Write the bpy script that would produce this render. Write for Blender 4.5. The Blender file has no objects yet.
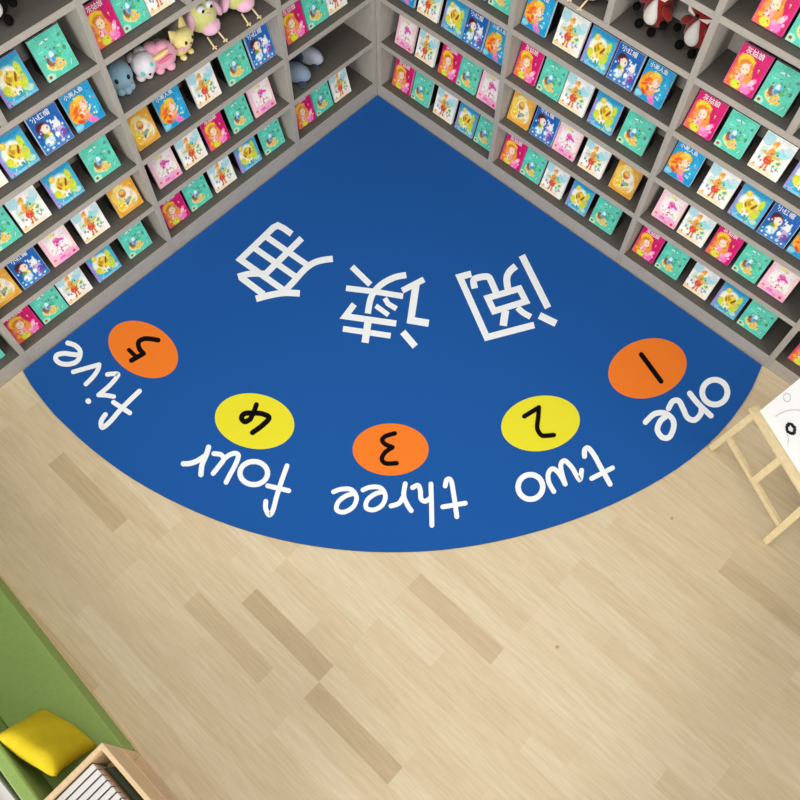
import bpy, bmesh, math, random
from mathutils import Vector, Matrix
random.seed(7)
S = bpy.context.scene
COL = S.collection
S.view_settings.view_transform = 'Standard'
S.view_settings.look = 'None'
S.view_settings.gamma = 1.0
S.view_settings.use_curve_mapping = False
S.view_settings.exposure = 0.0

# ------------------------------------------------------------------ camera
CAM = Vector((2.91896, -2.96460, 4.03441))
CR = Vector((0.73136, 0.68195, 0.00762))
CU = Vector((-0.61435, 0.65392, 0.44154))
CF = Vector((-0.29612, 0.32761, -0.89721))
FPX = 853.03
cd = bpy.data.cameras.new('camera')
cam = bpy.data.objects.new('camera', cd)
COL.objects.link(cam)
cd.sensor_width = 36.0
cd.lens = FPX / 800 * 36.0
cd.clip_end = 60
cam.matrix_world = Matrix(((CR.x, CU.x, -CF.x, CAM.x), (CR.y, CU.y, -CF.y, CAM.y), (CR.z, CU.z, -CF.z, CAM.z), (0, 0, 0, 1)))
S.camera = cam
def at(px, py, z):
    """point of the horizontal plane z seen at a pixel of the photograph"""
    d = CF + CR * ((px - 400) / FPX) - CU * ((py - 400) / FPX)
    return CAM + d * ((z - CAM.z) / d.z)

# ------------------------------------------------------------------ materials
def lin(c):
    return tuple(((v / 255) / 12.92 if v / 255 <= 0.04045 else ((v / 255 + 0.055) / 1.055) ** 2.4) for v in c) + (1,)
_m = {}
def mat(name, rgb, rough=0.6, var=0.0, scale=8.0, bump=0.0, stretch=(1, 1, 1), spec=0.3, sheen=0.0):
    if name in _m: return _m[name]
    m = bpy.data.materials.new(name); m.use_nodes = True
    nt = m.node_tree; b = nt.nodes['Principled BSDF']
    if 'black' in name: sheen = 0
    b.inputs['Base Color'].default_value = lin(rgb)
    b.inputs['Roughness'].default_value = rough
    b.inputs['Specular IOR Level'].default_value = spec
    if sheen: b.inputs['Sheen Weight'].default_value = sheen
    if var or bump:
        tc = nt.nodes.new('ShaderNodeTexCoord'); mp = nt.nodes.new('ShaderNodeMapping')
        mp.inputs['Scale'].default_value = stretch
        nz = nt.nodes.new('ShaderNodeTexNoise'); nz.inputs['Scale'].default_value = scale; nz.inputs['Detail'].default_value = 6
        nt.links.new(tc.outputs['Object'], mp.inputs['Vector']); nt.links.new(mp.outputs[0], nz.inputs['Vector'])
        if var:
            r = nt.nodes.new('ShaderNodeValToRGB')
            c = lin(rgb)
            r.color_ramp.elements[0].position = 0.3; r.color_ramp.elements[1].position = 0.7
            r.color_ramp.elements[0].color = tuple(v * (1 - var) for v in c[:3]) + (1,)
            r.color_ramp.elements[1].color = tuple(min(1, v * (1 + var)) for v in c[:3]) + (1,)
            nt.links.new(nz.outputs['Fac'], r.inputs[0]); nt.links.new(r.outputs[0], b.inputs['Base Color'])
        if bump:
            bp = nt.nodes.new('ShaderNodeBump'); bp.inputs['Strength'].default_value = bump; bp.inputs['Distance'].default_value = 0.01
            nt.links.new(nz.outputs['Fac'], bp.inputs['Height']); nt.links.new(bp.outputs[0], b.inputs['Normal'])
    _m[name] = m
    return m

LAM_H = mat('shade_darkened_laminate_boards', (96, 92, 86), 0.65, 0.10, 14, 0.05, (1, 9, 9))  # shade inside the shelves put into the board colour
LAM_E = mat('light_grey_laminate_edges', (168, 161, 151), 0.6, 0.10, 14, 0.05, (1, 9, 9))  # undarkened tone of the laminate, for board fronts and kickboards
LAM_V = mat('grey_oak_laminate_uprights', (163, 157, 148), 0.65, 0.10, 14, 0.05, (9, 9, 1))
WALLM = mat('white_wall_paint', (226, 224, 220), 0.8, 0.02, 30, 0.05)
RUGM = mat('blue_rug_pile', (31, 90, 166), 0.95, 0.03, 900, 0.1, spec=0.1)
RUGE = mat('rug_dark_binding', (30, 34, 62), 0.9)
PRW = mat('rug_white_print', (248, 252, 254), 0.9, spec=0.1)
PRO = mat('rug_orange_print', (250, 130, 44), 0.9, spec=0.1)
PRY = mat('rug_yellow_print', (240, 230, 52), 0.9, spec=0.1)
PRK = mat('rug_black_print', (14, 8, 8), 0.9, spec=0.1)
GREEN = mat('green_felt_upholstery', (142, 168, 92), 0.85, 0.05, 60, 0.1)
WOOD = mat('pale_birch_wood', (216, 188, 148), 0.55, 0.08, 10, 0.03, (1, 8, 8))
EASEL = mat('pale_pine_wood', (226, 205, 160), 0.5, 0.07, 12, 0.03, (3, 3, 3))
BOARDW = mat('white_drawing_board', (238, 238, 238), 0.4)
YELLOW = mat('yellow_cushion_cotton', (200, 176, 18), 0.85, 0.05, 25, 0.15)
INK = mat('black_marker_ink', (12, 12, 12), 0.7)
PENCIL = mat('grey_pencil_line', (170, 168, 170), 0.9)
REDP = mat('red_pencil_line', (200, 70, 60), 0.9)
PAGES = mat('white_book_pages', (235, 233, 228), 0.8, 0.05, 200, 0, (1, 1, 40))
STAND = mat('black_added_stand', (26, 25, 25), 0.5)

def floor_mat():
    m = bpy.data.materials.new('light_wood_parquet'); m.use_nodes = True
    nt = m.node_tree; N = nt.nodes; L = nt.links; b = N['Principled BSDF']
    tc = N.new('ShaderNodeTexCoord')
    mp0 = N.new('ShaderNodeMapping'); mp0.inputs['Rotation'].default_value = (0, 0, 0); mp0.inputs['Location'].default_value = (0.31, 0.04, 0)
    L.new(tc.outputs['Object'], mp0.inputs['Vector'])
    br = N.new('ShaderNodeTexBrick')
    br.offset = 0.37; br.offset_frequency = 3; br.squash = 1.0
    br.inputs['Color1'].default_value = (0, 0, 0, 1); br.inputs['Color2'].default_value = (1, 1, 1, 1)
    br.inputs['Mortar'].default_value = (0.42, 0.42, 0.42, 1)
    br.inputs['Scale'].default_value = 1.0
    br.inputs['Mortar Size'].default_value = 0.0012
    br.inputs['Mortar Smooth'].default_value = 0.3
    br.inputs['Brick Width'].default_value = 0.52
    br.inputs['Row Height'].default_value = 0.098
    L.new(mp0.outputs[0], br.inputs['Vector'])
    rp = N.new('ShaderNodeValToRGB'); e = rp.color_ramp.elements
    e[0].position = 0.0; e[0].color = lin((196, 174, 138)); e[1].position = 1.0; e[1].color = lin((228, 212, 180))
    for p, c in ((0.03, (206, 184, 148)), (0.07, (219, 199, 164)), (0.5, (223, 204, 169)), (0.8, (226, 209, 176))):
        k = e.new(p); k.color = lin(c)
    L.new(br.outputs['Color'], rp.inputs[0])
    mp = N.new('ShaderNodeMapping'); mp.inputs['Scale'].default_value = (2.2, 26, 1)
    L.new(tc.outputs['Object'], mp.inputs['Vector'])
    nz = N.new('ShaderNodeTexNoise'); nz.inputs['Scale'].default_value = 2.4; nz.inputs['Detail'].default_value = 8; nz.inputs['Roughness'].default_value = 0.65
    L.new(mp.outputs[0], nz.inputs['Vector'])
    gr = N.new('ShaderNodeValToRGB'); gr.color_ramp.elements[0].position = 0.3; gr.color_ramp.elements[1].position = 0.72
    gr.color_ramp.elements[0].color = (0.80, 0.76, 0.70, 1); gr.color_ramp.elements[1].color = (1.06, 1.06, 1.06, 1)
    L.new(nz.outputs['Fac'], gr.inputs[0])
    mx = N.new('ShaderNodeMix'); mx.data_type = 'RGBA'; mx.blend_type = 'MULTIPLY'; mx.inputs[0].default_value = 0.75
    L.new(rp.outputs[0], mx.inputs[6]); L.new(gr.outputs[0], mx.inputs[7])
    vo = N.new('ShaderNodeTexVoronoi'); vo.inputs['Scale'].default_value = 3.0
    L.new(tc.outputs['Object'], vo.inputs['Vector'])
    kr = N.new('ShaderNodeValToRGB'); kr.color_ramp.elements[0].position = 0.012; kr.color_ramp.elements[1].position = 0.035
    kr.color_ramp.elements[0].color = (0.45, 0.3, 0.2, 1); kr.color_ramp.elements[1].color = (1, 1, 1, 1)
    L.new(vo.outputs['Distance'], kr.inputs[0])
    mx2 = N.new('ShaderNodeMix'); mx2.data_type = 'RGBA'; mx2.blend_type = 'MULTIPLY'; mx2.inputs[0].default_value = 0.8
    L.new(mx.outputs[2], mx2.inputs[6]); L.new(kr.outputs[0], mx2.inputs[7])
    L.new(mx2.outputs[2], b.inputs['Base Color'])
    b.inputs['Roughness'].default_value = 0.5; b.inputs['Specular IOR Level'].default_value = 0.3
    return m

# ------------------------------------------------------------------ mesh helpers
def link(name, me, parent=None):
    o = bpy.data.objects.new(name, me); COL.objects.link(o)
    if parent is not None: o.parent = parent
    return o
def obj(name, bm, m, parent=None, smooth=False, bevel=0):
    me = bpy.data.meshes.new(name)
    bmesh.ops.recalc_face_normals(bm, faces=bm.faces)
    bm.to_mesh(me); bm.free()
    for mm in (m if isinstance(m, (list, tuple)) else [m]): me.materials.append(mm)
    if smooth:
        for p in me.polygons: p.use_smooth = True
    o = link(name, me, parent)
    if bevel:
        b = o.modifiers.new('bevel', 'BEVEL'); b.width = bevel; b.segments = 2; b.limit_method = 'ANGLE'
    return o
def empty(name, loc=(0, 0, 0), rz=0.0):
    o = bpy.data.objects.new(name, None); COL.objects.link(o)
    o.empty_display_size = 0.05
    o.location = loc; o.rotation_euler = (0, 0, rz)
    return o
def tag(o, label, cat, group=None, kind=None):
    o['label'] = label; o['category'] = cat
    if group: o['group'] = group
    if kind: o['kind'] = kind
    return o
def box(bm, x0, x1, y0, y1, z0, z1, mi=0, M=None):
    vs = [bm.verts.new(Vector(p) if M is None else M @ Vector(p)) for p in ((x0, y0, z0), (x1, y0, z0), (x1, y1, z0), (x0, y1, z0), (x0, y0, z1), (x1, y0, z1), (x1, y1, z1), (x0, y1, z1))]
    for f in ((0, 3, 2, 1), (4, 5, 6, 7), (0, 1, 5, 4), (1, 2, 6, 5), (2, 3, 7, 6), (3, 0, 4, 7)):
        bm.faces.new([vs[i] for i in f]).material_index = mi
def boxobj(name, a, m, parent=None, bevel=0, M=None):
    bm = bmesh.new(); box(bm, *a, M=M); return obj(name, bm, m, parent, bevel=bevel)
def beam(bm, a, b, w, h, up=(0, 0, 1)):
    """rectangular bar from a to b, w across and h along up"""
    a = Vector(a); b = Vector(b); d = (b - a).normalized()
    s = d.cross(Vector(up)).normalized(); u = s.cross(d).normalized()
    vs = []
    for p in (a, b):
        for i, j in ((-1, -1), (1, -1), (1, 1), (-1, 1)):
            vs.append(bm.verts.new(p + s * (i * w / 2) + u * (j * h / 2)))
    for f in ((0, 1, 2, 3), (7, 6, 5, 4), (0, 4, 5, 1), (1, 5, 6, 2), (2, 6, 7, 3), (3, 7, 4, 0)):
        bm.faces.new([vs[i] for i in f])
def beamobj(name, a, b, w, h, m, parent=None, up=(0, 0, 1)):
    bm = bmesh.new(); beam(bm, a, b, w, h, up); return obj(name, bm, m, parent, bevel=0.002)
def ell(bm, c, r, rot=(0, 0, 0), seg=20, fluff=0.0, p=None, mi=0):
    """ellipsoid; p is an optional shaping function on the unit sphere"""
    from mathutils import Euler, noise
    R = Euler(rot).to_matrix()
    g = bmesh.ops.create_uvsphere(bm, u_segments=seg, v_segments=max(8, seg * 2 // 3), radius=1.0)
    for v in g['verts']:
        q = v.co.copy()
        if p: q = Vector(p(q))
        if fluff: q *= 1 + fluff * noise.noise(q * 4.0 + Vector(c) * 30)
        v.co = R @ Vector((q.x * r[0], q.y * r[1], q.z * r[2])) + Vector(c)
def ellobj(name, c, r, m, parent=None, rot=(0, 0, 0), seg=20, fluff=0.0, p=None):
    bm = bmesh.new(); ell(bm, c, r, rot, seg, fluff, p); return obj(name, bm, m, parent, smooth=True)
def tube(bm, pts, r, seg=8):
    rings = []
    pts = [Vector(p) for p in pts]
    for i, p in enumerate(pts):
        d = (pts[min(i + 1, len(pts) - 1)] - pts[max(i - 1, 0)]).normalized()
        a = d.orthogonal().normalized(); b = d.cross(a)
        rr = r[i] if isinstance(r, (list, tuple)) else r
        rings.append([bm.verts.new(p + (a * math.cos(t) + b * math.sin(t)) * rr) for t in [2 * math.pi * k / seg for k in range(seg)]])
    for i in range(len(rings) - 1):
        for k in range(seg):
            bm.faces.new((rings[i][k], rings[i][(k + 1) % seg], rings[i + 1][(k + 1) % seg], rings[i + 1][k]))
    bm.faces.new(rings[0]); bm.faces.new(rings[-1])
def copy_tree(o, parent=None):
    c = o.copy(); COL.objects.link(c)
    if parent is not None: c.parent = parent
    for ch in list(o.children): copy_tree(ch, c)
    return c

# ------------------------------------------------------------------ setting
def struct(name, o): o['kind'] = 'structure'; return o
struct('floor', boxobj('floor', (-0.4, 4.55, -4.08, 0.4, -0.1, 0.0), floor_mat()))
struct('wall_left', boxobj('wall_left', (-0.38, -0.262, -4.05, 0.38, 0, 2.7), WALLM))
struct('wall_back', boxobj('wall_back', (-0.262, 4.4, 0.262, 0.38, 0, 2.7), WALLM))
def wall_with_window(name, along_x, a0, a1, b0, b1, wx0, wx1, wz0, wz1):
    bm = bmesh.new()
    for p, q, z0, z1 in ((a0, wx0, 0, 2.7), (wx1, a1, 0, 2.7), (wx0, wx1, 0, wz0), (wx0, wx1, wz1, 2.7)):
        box(bm, *((p, q, b0, b1, z0, z1) if along_x else (b0, b1, p, q, z0, z1)))
    return struct(name, obj(name, bm, WALLM))
wall_with_window('wall_front', True, -0.262, 4.5, -4.05, -3.895, 0.1, 4.2, 0.44, 2.6)  # opening added to let side light in
wall_with_window('wall_right', False, -3.93, 0.262, 4.4, 4.52, -3.8, -0.3, 0.6, 2.6)  # opening added for light from the right
FRM = mat('white_added_window_frame', (235, 235, 232), 0.5)
def added_window(name, along_x, p, q, b, z0, z1):
    bm = bmesh.new(); w_ = 0.05
    for u0, u1, v0, v1 in ((p, q, z0, z0 + w_), (p, q, z1 - w_, z1), (p, p + w_, z0 + w_, z1 - w_), (q - w_, q, z0 + w_, z1 - w_), ((p + q) / 2 - .02, (p + q) / 2 + .02, z0 + w_, z1 - w_)):
        box(bm, *((u0, u1, b, b + 0.05, v0, v1) if along_x else (b, b + 0.05, u0, u1, v0, v1)))
    return struct(name, obj(name, bm, FRM))
added_window('added_window_1', True, 0.1, 4.2, -4.045, 0.44, 2.6)  # unseen windows added in both openings for the side light
added_window('added_window_2', False, -3.8, -0.3, 4.44, 0.6, 2.6)

# ------------------------------------------------------------------ bookcases
Z0, PITCH, T = 0.101, 0.3145, 0.032
def zs(r, w='l'): return Z0 + PITCH * r + T / 2 - (0.018 if (r == 0 and w == 'r') else 0.0)      # top of shelf r
UP = {'l': [0.016, 0.69, 1.69, 2.69, 3.69], 'r': [0.016, 0.93, 1.90, 2.885, 3.87]}
MID = {'l': [(1, 4, 1.19), (2, 4, 2.185), (0, 4, 0.35)], 'r': [(1, 4, 1.435), (2, 4, 2.375), (0, 4, 0.48), (3, 4, 3.38)]}
DEPTH = 0.255
TOPZ = Z0 + PITCH * 6 + T / 2
def bookcase(w):
    # local frame: x along the wall from the corner, y into the wall, front at y=0
    root = empty('wall_bookcase')
    sx = 1 if w == 'r' else -1
    def P(name, a, m, bevel=0.0015):
        x0, x1 = a[0] * sx, a[1] * sx
        return boxobj(name, (min(x0, x1), max(x0, x1)) + tuple(a[2:]), m, root, bevel)
    xs = UP[w]; end = xs[-1] + T / 2
    for x in xs: P('upright', (x - T / 2, x + T / 2, 0, DEPTH, 0, TOPZ), LAM_V)
    for b in range(4):
        a0, a1 = xs[b] + T / 2, xs[b + 1] - T / 2
        for r in range(7):
            zt = zs(r, w)
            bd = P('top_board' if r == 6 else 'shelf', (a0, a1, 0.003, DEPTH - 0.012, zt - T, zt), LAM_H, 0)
            x0, x1 = sorted((a0 * sx, a1 * sx))
            boxobj('edge_strip', (x0, x1, 0.0005, 0.003, zt - T, zt), LAM_E, bd)  # light front set apart from the shade-darkened board
        P('kickboard', (a0, a1, 0.001, 0.018, 0, zs(0, w) - T), LAM_E)
        P('back_panel', (a0, a1, DEPTH - 0.012, DEPTH - 0.001, 0, TOPZ), LAM_V, 0)
    for b, r, x in MID[w]:
        P('divider', (x - T / 2, x + T / 2, 0.0005, DEPTH - 0.012, zs(r), zs(r + 1) - T), LAM_V)
    return root
bl = bookcase('l'); bl.rotation_euler = (0, 0, math.pi / 2)
tag(bl, 'grey oak wall bookcase along the left wall of the corner', 'bookcase', 'grey corner bookcases')
brc = bookcase('r')
tag(brc, 'grey oak wall bookcase along the right wall of the corner', 'bookcase', 'grey corner bookcases')
def place(o, w, along, depth, z, rz=0.0):
    if w == 'r': o.location = (along, depth, z); o.rotation_euler = (0, 0, rz)
    else: o.location = (-depth, -along, z); o.rotation_euler = (0, 0, math.pi / 2 + rz)

BOOKS = {
    ('l', 0, 0): [('W', 0.244, 0.138), ('T', 0.401, 0.138), ('G', 0.55, 0.14)],
    ('l', 0, 2): [('W', 0.236, 0.138), ('T', 0.386, 0.151), ('G', 0.547, 0.148)],
    ('l', 1, 0): [('T', 0.818, 0.155), ('K', 1.006, 0.155), ('W', 1.207, 0.155), ('T', 1.394, 0.154), ('G', 1.564, 0.149)],
    ('l', 1, 1): [('P', 0.838, 0.155), ('T', 1.006, 0.139), ('G', 1.179, 0.138), ('W', 1.351, 0.155), ('P', 1.533, 0.155)],
    ('l', 1, 2): [('S', 0.788, 0.154), ('T', 0.961, 0.155), ('W', 1.175, 0.155), ('M', 1.39, 0.155), ('O', 1.577, 0.138)],
    ('l', 1, 4): [('W', 1.295, 0.138), ('T', 1.439, 0.141), ('G', 1.582, 0.138)],
    ('l', 2, 0): [('T', 1.844, 0.155), ('K', 2.061, 0.155), ('W', 2.261, 0.155), ('T', 2.425, 0.155), ('G', 2.591, 0.155)],
    ('l', 2, 1): [('O', 1.8, 0.151), ('W', 2.024, 0.155), ('P', 2.223, 0.155), ('S', 2.408, 0.155), ('O', 2.575, 0.147)],
    ('l', 2, 2): [('T', 1.839, 0.155), ('K', 2.061, 0.155), ('W', 2.259, 0.155), ('T', 2.425, 0.149)],
    ('l', 2, 3): [('M', 1.815, 0.155), ('S', 1.996, 0.155), ('K', 2.183, 0.155), ('W', 2.348, 0.139)],
    ('l', 2, 4): [('T', 1.84, 0.155), ('K', 2.047, 0.15)],
    ('l', 3, 0): [('T', 2.834, 0.155)],
    ('r', 0, 0): [('G', 0.148, 0.147), ('T', 0.306, 0.14), ('W', 0.495, 0.151), ('K', 0.666, 0.138), ('T', 0.819, 0.138)],
    ('r', 0, 1): [('P', 0.166, 0.138), ('W', 0.33, 0.142), ('G', 0.507, 0.138), ('T', 0.65, 0.138), ('P', 0.808, 0.148)],
    ('r', 0, 2): [('M', 0.17, 0.138), ('W', 0.339, 0.148), ('K', 0.516, 0.144), ('S', 0.661, 0.138), ('M', 0.812, 0.138)],
    ('r', 0, 3): [('K', 0.653, 0.138), ('T', 0.809, 0.138)],
    ('r', 1, 0): [('G', 1.032, 0.146), ('T', 1.181, 0.138), ('W', 1.339, 0.15), ('K', 1.522, 0.139), ('T', 1.704, 0.155)],
    ('r', 1, 1): [('O', 1.033, 0.144), ('S', 1.199, 0.151), ('P', 1.356, 0.146), ('W', 1.537, 0.15), ('O', 1.743, 0.144)],
    ('r', 1, 2): [('G', 1.026, 0.138), ('T', 1.183, 0.141), ('W', 1.338, 0.155), ('K', 1.52, 0.15), ('T', 1.71, 0.155)],
    ('r', 1, 3): [('M', 1.03, 0.147), ('W', 1.23, 0.154), ('K', 1.398, 0.145), ('S', 1.553, 0.142), ('M', 1.717, 0.147)],
    ('r', 2, 0): [('G', 1.999, 0.138), ('T', 2.158, 0.145), ('W', 2.35, 0.146), ('K', 2.532, 0.149), ('T', 2.703, 0.154)],
    ('r', 2, 1): [('P', 2.025, 0.144), ('W', 2.192, 0.153), ('G', 2.362, 0.138), ('T', 2.522, 0.138), ('P', 2.681, 0.149)],
    ('r', 2, 2): [('M', 1.999, 0.151), ('W', 2.198, 0.153), ('K', 2.373, 0.151), ('S', 2.537, 0.148), ('M', 2.696, 0.141)],
    ('r', 2, 3): [('G', 1.997, 0.146), ('T', 2.162, 0.138), ('W', 2.348, 0.15), ('K', 2.528, 0.141)],
    ('r', 2, 4): [('G', 2.085, 0.141), ('T', 2.239, 0.141)],
    ('r', 2, 5): [('G', 2.086, 0.138), ('T', 2.239, 0.138)],
    ('r', 3, 0): [('G', 3.017, 0.145)],
}

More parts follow.
